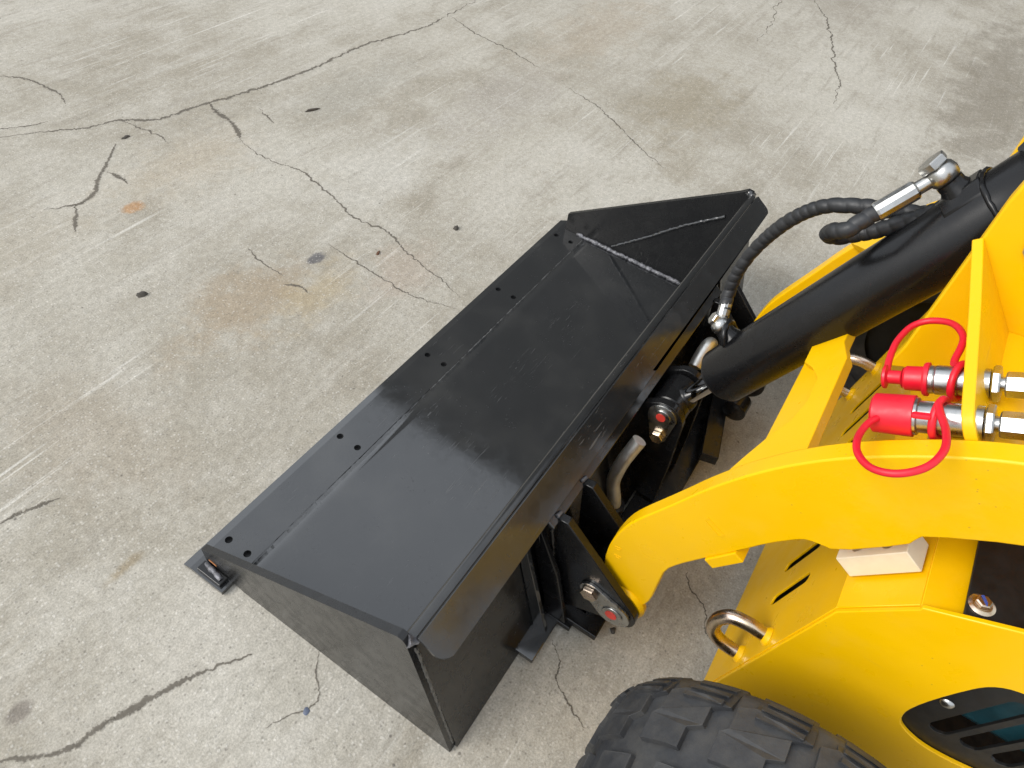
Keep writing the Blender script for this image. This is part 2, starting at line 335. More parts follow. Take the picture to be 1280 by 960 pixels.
for pts, wd in CR.values():
    P = catmull([(x, y, 0) for x, y in pts], 4)
    for lev in range(3):
        Q = []
        for a, b in zip(P[:-1], P[1:]):
            e = (b-a); Q += [a, (a+b)/2+Vector((-e.y, e.x, 0))*random.gauss(0, .13)]
        P = Q+[P[-1]]
        if len(P) > 260: break
    n = len(P); v, f, uv = [], [], []; jit = 0.; wj = 1.
    for i, p in enumerate(P):
        t = (P[min(i+5, n-1)]-P[max(i-5, 0)]).normalized(); nn = Vector((-t.y, t.x, 0)); k = min(1, .25+3*min(i, n-1-i)/n)
        wj = .88*wj+.12*random.uniform(.25, 1.6); c = p; hw = wd*k*wj*.60
        v += [c-nn*hw+Vector((0, 0, .0006)), c+nn*hw+Vector((0, 0, .0006))]
    f = [(2*i, 2*i+1, 2*i+3, 2*i+2) for i in range(n-1)]
    me = bpy.data.meshes.new('crack'); me.from_pydata(v, [], f); ul = me.uv_layers.new(name='UVMap')
    for p in me.polygons:
        for li, vi in zip(p.loop_indices, p.vertices): ul.data[li].uv = (vi//2/n, vi % 2)
    link('crack', me, 'crack', ground)

# tall wall of the neighbouring building: stands out of frame, seen mirrored in the bucket floor
wall = box('building_wall', (6.6, 3.0, 5.0), (.4, 16, 10.0), 'wall'); wall['kind'] = 'structure'
wall['label'] = 'dark building wall mirrored in the glossy bucket floor'

# ================================================================== BUCKET
W = 1.05
bucket = root('loader_bucket', (W/2, -.25, 0), 'wide black steel loader bucket lying flat on the cracked concrete', 'bucket')
# cutting edge with bevelled nose and five pairs of bolt holes
holes = []
for i in range(5):
    x = .0426+.2406*i; holes += [circle(x, -.0215-.004, .0058, 16), circle(x, -.0638, .0058, 16)]
ce = plate_mesh('cutting_edge', [(-.02, -.016), (W+.02, -.016), (W+.02, -.0800), (-.02, -.0800)], holes, lambda a, b, t: (a, b, t), .0018, .0095)
box('hole_shade_sheet', (W/2, -.0485, .00105), (W+.03, .062, .0011), 'matte_black', bucket, bevel=0)  # black sheet added under the edge, painted-in shade for the bolt holes
bm = bmesh.new(); bm.from_mesh(ce)
vv = [bm.verts.new(p) for p in ((-.02, -.016, .0018), (W+.02, -.016, .0018), (W+.02, -.016, .0095), (-.02, -.016, .0095), (-.02, 0, .0004), (W+.02, 0, .0004), (W+.02, 0, .0022), (-.02, 0, .0022))]
for q in ((4, 5, 1, 0), (3, 2, 6, 7), (7, 6, 5, 4), (0, 3, 7, 4), (1, 5, 6, 2)): bm.faces.new([vv[i] for i in q])
bmesh.ops.remove_doubles(bm, verts=bm.verts, dist=1e-5)
bmesh.ops.recalc_face_normals(bm, faces=bm.faces); bm.to_mesh(ce); bm.free()
link('cutting_edge', ce, 'black', bucket)
# floor sheet
fl = link('floor_plate', mesh('floor_plate', *(lambda nx, ny: ([(.0102+(W-.0204)*i/nx, -.0822-.372*j/ny, .0092+.0007*math.sin(3.1*i/nx+1.1*j/ny)+.0004*math.sin(9*i/nx-2*j/ny)) for i in range(nx+1) for j in range(ny+1)],
     [(i*(ny+1)+j, (i+1)*(ny+1)+j, (i+1)*(ny+1)+j+1, i*(ny+1)+j+1) for i in range(nx) for j in range(ny)]))(60, 20)), 'black', bucket, 60)
fl.modifiers.new('solid', 'SOLIDIFY').thickness = .008; fl.modifiers['solid'].offset = -1
weld('floor_seam', [(.03, -.0812, .0072), (.14, -.0806, .0074), (.27, -.0815, .0072), (.46, -.0812, .0074)], .0022, 'black', bucket, .006)
weld('floor_seam', [(.46, -.0812, .0078), (.62, -.0813, .0082), (.80, -.0809, .0078), (1.03, -.0811, .0080)], .0018, 'seam', bucket, .006)
# back sheet folding over into the hooked top flange
prof = [(-.4640, .0010), (-.390, .262)]
c = Vector((-.3965, .2630)); r = .0085
prof += [(c.x+r*math.cos(t), c.y+r*math.sin(t)) for t in [math.radians(-14+(123+14)*k/9) for k in range(10)]]
prof += [(-.4325, .2497)]
def strip(name, prof, x0, x1, th, nx=1):
    v, f = [], []; n = len(prof)
    nr = []
    for i in range(n):
        a, b = Vector(prof[max(i-1, 0)]), Vector(prof[min(i+1, n-1)]); t = (b-a).normalized(); nr.append(Vector((-t.y, t.x)))
    for x in (x0, x1):
        for i in range(n): v.append((x, prof[i][0], prof[i][1]))
        for i in range(n): v.append((x, prof[i][0]+nr[i].x*th, prof[i][1]+nr[i].y*th))
    k = 2*n
    for i in range(n-1):
        f += [(i, i+1, k+i+1, k+i), (n+i+1, n+i, k+n+i, k+n+i+1), (i+1, i, n+i, n+i+1), (k+i, k+i+1, k+n+i+1, k+n+i)]
    f += [(0, k, k+n, n), (n-1, 2*n-1, k+2*n-1, k+n-1)]
    return mesh(name, v, f)
link('back_plate', strip('back_plate', prof[:4], .0102, W-.0102, .007), 'black_frame', bucket, 40)
# flange: flat tongue with rounded outer corners, plus the rolled fold
u = Vector((0, -.4325+.4011, .2497-.2701)); L = u.length; u.normalize()
link('top_flange', strip('top_flange', prof[3:12], .011, W-.0105, .006), 'black_flange', bucket, 60)
fx0, fx1, rc = .011, W-.0105, .018
out = [(fx0, .0005), (fx1, .0005)] + [(fx1-rc*.6+rc*.6*math.cos(t), L-rc*.6+rc*.6*math.sin(t)) for t in [math.pi/2*k/6 for k in range(7)]] + [(fx0+rc+rc*math.cos(t), L+.006-rc+rc*math.sin(t)) for t in [math.pi/2+math.pi/2*k/6 for k in range(7)]]
frame_plate('flange_tongue', out, (0, -.4011, .2701), (1, 0, 0), u, -.0062, -.0002, 'black_flange', bucket, bevel=.001)
# side plates
sp = [(-.0290, .0100), (-.0290, .051), (-.375, .268), (-.386, .2755), (-.3935, .2745), (-.398, .268), (-.4665, .001), (-.30, .0006), (-.10, .0006), (-.082, .0097)]
xplate('side_plate', sp, 0, .010, 'black_clean', bucket, bevel=.0012)
spr = [(-.0290, .0100), (-.0290, .051), (-.368, .265), (-.383, .2765), (-.3935, .2755), (-.399, .266), (-.4665, .001), (-.30, .0006), (-.10, .0006), (-.082, .0097)]
xplate('side_plate', spr, W-.010, W, 'black_clean', bucket, bevel=.0012)
weld('corner_weld', [(W-.0108, -.060, .0105), (W-.0108, -.30, .0105), (W-.0108, -.44, .0105)], .0052, 'weld', bucket)
weld('patch_weld', [(W-.0112, -.150, .022), (W-.0112, -.22, .083), (W-.0112, -.29, .150), (W-.0112, -.362, .208)], .0034, 'black', bucket)
weld('corner_weld', [(.0108, -.060, .0105), (.0108, -.44, .0105)], .0045, 'weld', bucket)
weld('corner_weld', [(.006, -.396, .268), (.013, -.4005, .262)], .007, 'weld', bucket)
weld('corner_weld', [(W-.006, -.380, .272), (W-.008, -.396, .268)], .008, 'black', bucket)
weld('corner_weld', [(.0095, -.402, .252), (.0095, -.463, .01)], .003, 'black', bucket)
# tab welded under the left tip of the edge
box('edge_tab', (-.0085, -.0500, .0128), (.0150, .046, .0070), 'black_frame', bucket, bevel=.0008)
weld('tab_weld', [(-.0035, -.032, .0155), (-.0060, -.050, .0160), (-.0085, -.068, .0150)], .0048, 'weld', bucket)
xplate('tab_primer', slot(-.040, .029, -.051, .027, .0022), -.0006, -.0001, 'rust', bucket, bevel=0)
# hook rail under the flange that the quick-attach frame locks into, with its welds
box('hook_rail', (.505, -.4370, .2365), (.56, .008, .020), 'black_flange', bucket, Matrix.Rotation(math.radians(-58), 3, 'X'))
weld('rail_weld', [(.24, -.4345, .2500), (.52, -.4345, .2500), (.77, -.4345, .2500)], .0020, 'seam', bucket, .007)
# stiffeners on the back sheet
def backy(z): return -.4640+.2835*z
for x in (.196, .850):
    xplate('back_rib', [(backy(.235)-.008, .235), (backy(.012)-.008, .012), (backy(.012)-.030, .012), (backy(.215)-.022, .215)], x, x+.008, 'black', bucket)
box('back_foot', (.187, backy(.03)-.022, .016), (.07, .034, .010), 'black', bucket)

# ================================================================== LOADER
loader = root('compact_loader', (.54, -1.1, 0), 'yellow compact loader with black tilt cylinder and red-capped hydraulic couplers', 'loader')

# ---- quick-attach frame
qa = xplate('quick_attach_frame', [(backy(.225)-.012, .225), (backy(.01)-.012, .012), (backy(.01)-.024, .012), (backy(.225)-.024, .225)], .225, .835, 'black_frame', loader)
qa_s = box('frame_shelf', (.53, -.520, .020), (.60, .062, .012), 'black_frame', qa)
def ear(x0, x1):
    o = [(-.444, .238), (-.458, .240)]
    c = (-.556, .108); r_ = .030
    o += [(c[0]+r_*math.cos(t), c[1]+r_*math.sin(t)) for t in [math.radians(130+ (285-130)*k/10) for k in range(11)]]
    o += [(-.500, .052), (-.474, .026), (-.468, .05)]
    return xplate('ear_plate', o, x0, x1, 'black_frame', qa)
for a in (.238, .302, .748, .812): ear(a, a+.012)
weld('ear_weld', [(.2375, -.438, .225), (.2375, -.470, .060), (.2375, -.478, .020)], .0035, 'black_frame', qa)
for xx in (.2375, .3015): weld('ear_weld', [(xx+.002, -.441, .239), (xx+.011, -.443, .240)], .0035, 'weld', qa)
xplate('frame_side', [(-.428, .225), (-.470, .024), (-.505, .024), (-.470, .14)], .222, .230, 'black_frame', qa)
box('frame_foot', (.236, -.494, .016), (.030, .040, .010), 'black_frame', qa)
box('frame_foot', (.262, -.508, .022), (.022, .030, .008), 'black_frame', qa)
def pin_flag(x, pin, bolt, r1, r2, parent):
    fl_ = xplate('pin_plate', hull2(pin, r1, bolt, r2), x-.0045, x-.0003, 'zinc', parent, bevel=.0010)
    xplate('pin_rim', circle(pin[0], pin[1], r1*.62, 22), x-.0062, x-.0046, 'zinc', fl_, bevel=.0008)
    xplate('pin_face', circle(pin[0]+.001, pin[1], r1*.34, 14), x-.0070, x-.0063, 'red_dot', fl_, bevel=0)
    hexnut('bolt', (x-.0050, bolt[0], bolt[1]), (-1, 0, 0), r2*.80, .007, 'gold', fl_)
    return fl_
pin_flag(.238, (-.555, .108), (-.517, .130), .0245, .0160, qa)
lathe('arm_pin', [(0, .013), (.09, .013)], (.236, -.556, .108), (1, 0, 0), 'zinc', qa)
lathe('arm_pin', [(0, .013), (.09, .013)], (.742, -.556, .108), (1, 0, 0), 'zinc', qa)
# pivot bracket of the tilt cylinder
for a in (.482, .562):
    pc = (-.4795, .218)
    xplate('pivot_plate', [(-.425, .215)] + [(pc[0]+.031*math.cos(t), pc[1]+.031*math.sin(t)) for t in [math.radians(70+110*k/10) for k in range(11)]] + [(-.518, .12), (-.520, .03), (-.460, .03)], a, a+.012, 'black_frame', qa, bevel=.0015)
pin_flag(.482, (-.479, .226), (-.484, .186), .0215, .0130, qa)
lathe('arm_pin', [(0, .012), (.10, .012)], (.480, -.479, .222), (1, 0, 0), 'zinc', qa)
# lock handles
def handle(pts):
    tube('lock_handle', catmull(pts, 8), lambda s, t: .0108, 'handle_zinc', qa, 20)
handle([(.41, -.474, .05), (.41, -.473, .078), (.408, -.461, .122), (.410, -.460, .150), (.418, -.462, .175), (.434, -.469, .209)])
handle([(.735, -.480, .08), (.732, -.478, .14), (.718, -.475, .178), (.695, -.472, .194), (.672, -.471, .188), (.653, -.472, .176)])
lathe('handle_socket', [(0, .016), (.05, .016)], (.410, -.475, .024), (0, 0, 1), 'black_frame', qa)
lathe('handle_socket', [(0, .016), (.10, .016)], (.735, -.480, .030), (0, 0, 1), 'black_frame', qa)
lathe('lock_spring_cap', [(0, .012), (.004, .020), (.036, .020), (.040, .012)], (.690, -.560, .085), (1, 0, 0), 'black_frame', qa)
box('lock_arm', (.66, -.545, .060), (.14, .03, .02), 'black_frame', qa, Matrix.Rotation(.25, 3, 'Z'))

# ---- loader arms
arm_top = [(-.513, .183), (-.511, .219), (-.516, .257), (-.524, .288), (-.555, .357), (-.580, .418), (-.614, .481), (-.649, .529), (-.683, .564), (-.721, .596), (-.754, .618), (-.85, .668), (-1.05, .745)]
arm_bot = [(-1.08, .665), (-.87, .588), (-.799, .545), (-.747, .501), (-.745, .492), (-.744, .481), (-.704, .423), (-.690, .4235), (-.676, .416), (-.655, .383), (-.639, .350), (-.611, .296), (-.594, .262), (-.584, .235), (-.585, .200), (-.588, .152), (-.584, .131)]
nose = [(-.574, .090), (-.556, .082), (-.538, .090), (-.527, .110), (-.519, .145)]
def sm_top(p): return [p[0]] + chaikin(p, 2, False)[1:-1] + [p[-1]]
arm_out = sm_top(arm_top) + chaikin(arm_bot, 1, False) + chaikin(nose, 1, False)
far_bot = [(y, z+.045*max(0, 1-abs(y+.70)/.12)) for y, z in arm_bot]
far_out = [(y-.004, z-.014) for y, z in sm_top(arm_top) + chaikin(far_bot, 1, False) + chaikin(nose, 1, False)]
for x0, x1, s in ((.258, .280, -1), (.770, .792, 1)):
    arm = xplate('loader_arm', arm_out if s < 0 else far_out, x0, x1, 'yellow', loader, bevel=.0018)
    xo = x0 if s < 0 else x1
    lathe('pin_boss', [(0, .030), (.005, .034), (.012, .034)], (x0-.006 if s < 0 else x1-.006, -.556, .110), (1, 0, 0), 'yellow', arm, 32)
    bmx = Matrix.Rotation(math.atan2(.350-.296, -.639+.611), 3, 'X')
    box('stop_tab', (x0+.010, -.6300, .3190), (.026, .046, .014), 'yellow', arm, Matrix.Rotation(math.radians(-62), 3, 'X'), .001)
# laser-cut marks on the near arm
def outline_ring(name, poly, x, t, mat, parent):
    cx = sum(p[0] for p in poly)/len(poly); cy = sum(p[1] for p in poly)/len(poly)
    inner = [(cx+(p[0]-cx)*t, cy+(p[1]-cy)*t) for p in poly]
    xplate(name, poly, x-.0005, x, mat, parent, [inner], bevel=0)
near_arm = [o for o in bpy.data.objects if o.name == 'loader_arm'][0]

outline_ring('cut_mark', [(-.5903, .3641), (-.5924, .3713), (-.6163, .3581), (-.6144, .3507)], .258, .80, 'yellow', near_arm)
outline_ring('cut_mark', [(-.5184, .2161), (-.5184, .2221), (-.5271, .2237), (-.5275, .2177)], .258, .6, 'yellow', near_arm)
outline_ring('cut_mark', [(-.5218, .1993), (-.5218, .2043), (-.5313, .2061), (-.5318, .2001)], .258, .6, 'yellow', near_arm)
# ---- cross plate between the arms
P0 = Vector((0, -.614, .460)); v_ = Vector((0, -.105, .143)).normalized(); u_ = Vector((1, 0, 0))
def cp(x, y): return (x, (y-P0.y)/v_.y)
top = [cp(.2802, -.585), cp(.300, -.592), cp(.335, -.606), cp(.350, -.6145), cp(.380, -.6200), cp(.420, -.6190), cp(.445, -.6110), cp(.462, -.602), cp(.60, -.600), cp(.72, -.606), cp(.7698, -.585), cp(.7698, -.636), cp(.60, -.627), cp(.482, -.627), cp(.445, -.635), cp(.2802, -.636)]
frame_plate('cross_plate', top, P0, u_, v_, .0, .012, 'yellow', loader, bevel=.001)
xplate('cross_plate_front', [(-.6235, .4660), (-.6035, .4285), (-.632, .395), (-.640, .450)], .332, .720, 'yellow', loader)
# ---- cross tube and cylinder lugs
lathe('cross_tube', [(0, .037), (.1655, .037)], (.281, -.748, .556), (1, 0, 0), 'yellow', loader, 36)
lug_o = [(-.672, .500), (-.674, .530), (-.669, .700), (-.671, .730), (-.690, .760), (-.74, .775), (-.82, .72), (-.80, .58), (-.745, .535)]
for a in (.447, .598):
    lug = xplate('cylinder_lug', lug_o, a, a+.013, 'yellow', loader, bevel=.0018)
    if a < .5:
        kp = xplate('keeper_plate', slot(-.711, .672, -.740, .690, .0115), .4425, .4468, 'grey_plate', lug)
        hexnut('bolt', (.4425, -.718, .676), (-1, 0, 0), .008, .006, 'gold', kp)
lathe('lug_pin', [(0, .016), (.19, .016)], (.44, -.722, .720), (1, 0, 0), 'zinc', loader)
# sheet behind the bracket that closes the arms off
ad = Vector((0, -.85, .53)).normalized(); an = Vector((0, -.53, -.85)).normalized()
xplate('arm_web', [(-.765, .545), (-.755, .56), (-1.0, .665), (-1.01, .645)], .2802, .7698, 'yellow', loader)
# ---- coupler bracket: plate across the couplers
bd = Vector((0, -.74, .67)); bd.normalize(); bu = Vector((0, .67, .74)).normalized()
PB = Vector((.2802, -.7315, .590))
bo = [(0, -.060), (0, .014), (.003, .021), (.009, .027), (.020, .032), (.10, .064), (.150, .088), (.1668, .096), (.1668, -.060)]
hs = [circle(.061, .009, .0125), circle(.016, .006, .004)]
frame_plate('coupler_bracket', bo, PB, (1, 0, 0), bu, -.0045, .0045, 'yellow', loader, bevel=.001)

# ---- hydraulic couplers with red dust caps
def ring_pts(P): return catmull(P, 10)
def coupler(P, ball):
    P = Vector(P); d = Vector((0, -.86, .51)).normalized()
    if ball:
        prof = [(-.041, .0105), (-.040, .0122), (-.036, .0122), (-.0355, .0116), (-.034, .0126), (-.019, .0126), (-.0185, .0118), (-.017, .0120), (.004, .0120)]
    else:
        prof = [(-.046, .0140), (-.044, .0155), (-.041, .0155), (-.040, .0132), (.004, .0132)]
    q = lathe('quick_coupler', prof, P, d, 'zinc', loader, 32, 30)
    hexnut('lock_nut', P+d*.0050, d, .0150, .006, 'zinc', q)
    lathe('neck', [(0, .006), (.004, .006)], P+d*.011, d, 'zinc', q)
    hexnut('adapter', P+d*.0140, d, .0105, .017, 'zinc', q)
    lathe('neck', [(0, .0065), (.004, .0065)], P+d*.031, d, 'zinc', q)
    hexnut('swivel_nut', P+d*.0345, d, .0105, .010, 'zinc', q)
    lathe('hose_tail', [(0, .007), (.05, .007), (.051, .010), (.10, .010)], P+d*.0445, d, 'zinc', q)
    return q, d
PU = Vector((.3445, -.7225, .6035)); PL = Vector((.2985, -.7255, .6010))
qu, cd = coupler(PU, True); ql, cd = coupler(PL, False)
lathe('dust_cap', [(-.060, .0085), (-.058, .0105), (-.045, .0108), (-.0445, .0135), (-.043, .0145), (-.0405, .0145), (-.040, .0130)], PU+cd*.001, cd, 'red', qu, 32, 30)
lathe('cap_stem', [(-.078, .0090), (-.077, .0105), (-.075, .0105), (-.0735, .0060), (-.064, .0060), (-.0625, .0090)], PU+cd*.003, cd, 'red', qu, 24, 30)
lathe('dust_cap', [(-.075, .0140), (-.073, .0165), (-.046, .0172), (-.0435, .0172), (-.043, .0155)], PL, cd, 'red', ql, 32, 30)
n1 = Vector((0, .51, .86)).normalized()   # square to the coupler axis, upwards
def at(P, t, s, h): return P+cd*t+Vector((1, 0, 0))*s+n1*h
def lanyard(P, q, cols, r=.0030): tube('lanyard', ring_pts([at(P, *c_) for c_ in cols]), r, 'red', q, 10)
lanyard(PU, qu, [(-.072, .002, .004), (-.073, .012, .006), (-.073, .028, .008), (-.071, .044, .010), (-.064, .062, .012), (-.052, .069, .014), (-.036, .065, .016), (-.026, .053, .018), (-.020, .038, .018), (-.020, .024, .017), (-.022, .012, .015), (-.022, .004, .0145)])
lanyard(PL, ql, [(-.068, -.014, .006), (-.073, -.026, .008), (-.075, -.046, .010), (-.070, -.066, .012), (-.057, -.081, .013), (-.039, -.084, .014), (-.022, -.074, .015), (-.014, -.055, .016), (-.016, -.034, .016), (-.022, -.016, .016), (-.026, -.003, .0165)])
def grip(P, q, t, R_, tilt):
    pts = [P+cd*(t+tilt*math.cos(a))+Vector((1, 0, 0))*R_*math.cos(a)+n1*R_*math.sin(a) for a in [2*math.pi*k/28 for k in range(29)]]
    tube('lanyard_ring', pts, .0030, 'red', q, 10)
grip(PU, qu, -.018, .0148, .004); grip(PL, ql, -.026, .0158, .003)
box('lanyard_tail', at(PL, -.036, -.013, .012), (.006, .014, .004), 'red', ql, Matrix.Rotation(-.5, 3, 'X'))

# ---- tilt cylinder
XC = .530
A0 = Vector((XC, -.5250, .3025)); A1 = Vector((XC, -.680, .647)); ax = (A1-A0).normalized()
cyl = lathe('tilt_cylinder', [(-.001, .020), (0, .0360), (.003, .0375), (.0032, .0390), (.392, .0390), (.394, .0382), (.425, .0382), (.430, .034)], A0, ax, 'cylinder', loader, 48, 30)
lathe('gland_ring', [(-.005, .015), (-.0045, .0335), (-.001, .0335)], A0, ax, 'matte_black', cyl, 40)
lathe('rod', [(-.094, .0125), (-.004, .0125)], A0, ax, 'chrome', cyl, 28)
E0 = Vector((XC, -.4795, .2150))
lathe('rod_eye', [(0, .026), (.002, .028), (.056, .028), (.058, .026)], E0-Vector((.029, 0, 0)), (1, 0, 0), 'cylinder', cyl, 36, 30)
lathe('eye_collar', [(-.084, .021), (-.074, .018), (-.069, .014)], A0, ax, 'cylinder', cyl)
pn = Vector((0, ax.z, -ax.y)); pn.normalize()
def port(t, side, h, name='port'):
    p = A0+ax*t; d = (pn*.92+Vector((side, 0, 0))).normalized()
    lathe(name, [(.030, .017), (.040, .016), (h, .0125), (h+.006, .0125)], p, d, 'cylinder', cyl, 20, 40); return p+d*(h+.006), d
p1, d1 = port(.049, .20, .046); p2, d2 = port(.368, .02, .046)
weld('port_weld', [p1-d1*.012+Vector((.018*math.cos(a), .010*math.sin(a), .018*math.sin(a))) for a in [6.28*k/10 for k in range(11)]], .0045, 'cylinder', cyl)
tube('grease_line', [A0+ax*.425+pn*.030+Vector((.01, 0, 0)), A0+ax*.45+pn*.036+Vector((.01, 0, 0)), A0+ax*.50+pn*.030+Vector((.01, 0, 0)), A0+ax*.60+pn*.02+Vector((.01, 0, 0))], .010, 'hose', cyl)
# welded block at the rear of the barrel
frame_plate('barrel_clevis', chaikin([(-.030, 0), (-.022, .0425), (.022, .0425), (.030, 0), (.026, -.03), (-.026, -.03)], 1), A0+ax*.392, (1, 0, 0), pn, -.001, -.040, 'cylinder', cyl, bevel=.002)

weld('tail_weld', [A0+ax*.392+pn*.0395*math.cos(a)+Vector((.0395*math.sin(a), 0, 0)) for a in [6.2832*k/24 for k in range(25)]], .0030, 'cylinder', cyl)
# ---- hoses
def wrap(r, pitch=.0130, amp=.13):
    def f(s, th):
        q = s/pitch+.35*math.sin(s*37)+.2*math.sin(s*91+1)            # wrap laid on by hand: uneven pitch
        k = (q-th/(2*math.pi)) % 1.0
        return r*(1.05+.02*math.sin(s*53)-amp*(1-min(1., 1.25*abs(2*k-1)))**2)
    return f
def banjo(P, d, to, parent):
    bj = lathe('banjo_fitting', [(0, .0110), (.003, .0135), (.009, .0148), (.015, .0135), (.018, .0110)], P, d, 'zinc', parent, 28, 60)
    hb = hexnut('banjo_bolt', Vector(P)+Vector(d)*.0185, d, .0140, .0085, 'zinc', bj)
    c0 = Vector(P)+Vector(d)*.009; t = (Vector(to)-c0).normalized()
    lathe('fitting_neck', [(.010, .0068), (.026, .0068)], c0, t, 'zinc', bj)
    lathe('crimp_sleeve', [(.024, .0085), (.026, .0100), (.062, .0100), (.064, .0092)], c0, t, 'zinc', bj, 12, 20)
    return c0+t*.062, t
s1 = Vector((.560, -.482, .368))
bj = lathe('banjo_fitting', [(0, .0095), (.003, .012), (.007, .013), (.012, .012), (.015, .0095)], p1, d1, 'zinc', cyl, 28, 60)
hexnut('banjo_bolt', p1+d1*.0155, (d1+Vector((-.5, .2, .1))).normalized(), .0095, .008, 'zinc', bj)
c1 = p1+d1*.008
lathe('crimp_sleeve', [(.006, .006), (.012, .0085), (.030, .0085), (.031, .008)], c1, (Vector((.575, -.481, .397))-c1), 'zinc', bj, 12, 20)
path1 = catmull([c1+(Vector((.575, -.481, .397))-c1)*.5, (.575, -.481, .400), (.580, -.480, .436), (.580, -.490, .482), (.570, -.510, .533), (.56, -.537, .571), (.555, -.573, .591), (.555, -.610, .602), (.560, -.645, .616), (.575, -.69, .65), (.58, -.75, .72)], 40)
tube('hydraulic_hose', path1, wrap(.0082), 'hose', loader, 20, 60)
e2, t2 = banjo(p2, d2, p2+Vector((-.020, .030, -.024)), cyl)
path2 = catmull([e2-t2*.004, e2+t2*.016, e2+t2*.032, (.490, -.560, .590), (.508, -.556, .573), (.527, -.566, .563), (.537, -.584, .571), (.537, -.602, .587), (.537, -.628, .617), (.541, -.646, .640), (.56, -.69, .70), (.585, -.76, .77)], 36)
tube('hydraulic_hose', path2, wrap(.0082), 'hose', loader, 20, 60)

# ---- hull
HX0, HX1 = .235, .830
F0, F1, A2, B2, B3 = (-.700, .055), (-.737, .373), (-.781, .440), (-.845, .478), (-1.75, .62)
oval = chaikin([(-.856, .264), (-.851, .297), (-.862, .372), (-.872, .402), (-.895, .414), (-.960, .430), (-1.00, .42), (-1.00, .30), (-.96, .262), (-.93, .249), (-.896, .242), (-.870, .250)], 2)
lip = (.004)
side = [F0, F1, A2, (A2[0], A2[1]+lip), (B2[0], B2[1]+lip), (B3[0], B3[1]+lip), (-1.75, .055)]
for x0, x1, near in ((HX0, HX0+.005, 1), (HX1-.005, HX1, 0)):
    s = xplate('side_panel', side, x0, x1, 'yellow', loader, [oval] if near else [], bevel=.0010)
    if near:
        g = xplate('grille_panel', [(y, z) for y, z in chaikin([(-.846, .255), (-.846, .42), (-1.02, .45), (-1.02, .23), (-.88, .23)], 1)], x0+.0055, x0+.009, 'matte_black', s,
                   [slot(-.887, .282, -.902, .380, .0095), slot(-.914, .287, -.928, .375, .0095), slot(-.942, .292, -.956, .375, .0095)], bevel=.0008)
        scw = lathe('screw', [(0, .0058), (.0015, .0066), (.003, .0055), (.0045, .003)], (x0+.0052, -.867, .330), (-1, 0, 0), 'zinc', s, 18)
        box('pump_housing', (x0+.060, -.945, .33), (.05, .10, .12), 'teal', s, bevel=.012)
def quad(name, a, b, x0, x1, th, mat, parent, holes=()):
    a, b = Vector((0,)+a), Vector((0,)+b); v = (b-a); Ln = v.length
    return frame_plate(name, [(x0, 0), (x1, 0), (x1, Ln), (x0, Ln)], a, (1, 0, 0), v, -.001-th if True else 0, -.001, mat, parent, holes, .0006)
dF = (Vector(F1)-Vector(F0)); LF = dF.length
def fz(z): return (z-F0[1])/(F1[1]-F0[1])*LF
slots = []
for k, x in enumerate((.329, .384, .439, .60, .655, .71)): slots.append(slot(x, fz(.195), x, fz(.268), .0080))
fp = quad('front_panel', F0, F1, HX0+.0051, HX1-.0051, -.003, 'yellow', loader, slots)
box('slot_shade_sheet', (.5325, -.742, .225), (.56, .004, .24), 'inside', loader, Matrix.Rotation(math.radians(6), 3, 'X'), 0)  # near-black sheet added behind the slots, its colour stands in for shade inside
ta = quad('top_panel', F1, A2, HX0+.0051, HX1-.0051, -.005, 'yellow', loader)
tb = quad('top_panel', A2, B3, HX0+.0051, HX1-.0051, -.005, 'yellow', loader)
box('belly_plate', (.5325, -1.22, .053), (HX1-HX0-.02, 1.02, .004), 'inside', loader)
# black cover on the hull top with its flange bolt
dB = (Vector((0,)+B3)-Vector((0,)+A2)).normalized(); PA = Vector((0,)+A2)
def tB(y): return (y-A2[0])/dB.y
cov = [(.2435, tB(-.811)), (.42, tB(-.811)), (.42, tB(-1.2)), (.2435, tB(-1.2)), (.2435, tB(-.847)), (.2405, tB(-.845)), (.2405, tB(-.838)), (.2435, tB(-.836))]
cv = frame_plate('hull_cover', [(p[0], p[1]) for p in cov], PA, (1, 0, 0), dB, -.0045, -.0085, 'matte_black', loader, bevel=.001)
nB = Vector((1, 0, 0)).cross(dB); nB = nB if nB.z > 0 else -nB
pb = PA+dB*tB(-.822)+Vector((.2600, 0, 0))+nB*.0086
fb = lathe('flange_bolt', [(0, .0105), (.0015, .0108), (.003, .0085), (.0035, .0075)], pb, nB, 'gold', cv, 26)
hexnut('bolt_head', pb+nB*.0034, nB, .0066, .005, 'gold', fb)
box('paint_mark', pb+nB*.0086, (.010, .0025, .0004), 'blue_dot', fb, Matrix.Rotation(.6, 3, 'Z'), 0)
# nylon bump stop
dA = (Vector((0,)+A2)-Vector((0,)+F1)).normalized(); nA = Vector((0, -dA.z, dA.y)); nA = nA if nA.y > 0 or nA.z > 0 else -nA
if nA.dot(Vector((0, 1, 1))) < 0: nA = -nA
PS = Vector((.275, -.740, .378))
frame_plate('bump_stop', [(0, 0), (.034, 0), (.034, .071), (0, .071)], PS, (1, 0, 0), dA, -.0045, -.030, 'cream', loader, [circle(.013, .020, .0055, 16), circle(.013, .050, .0055, 16)], bevel=.0025)
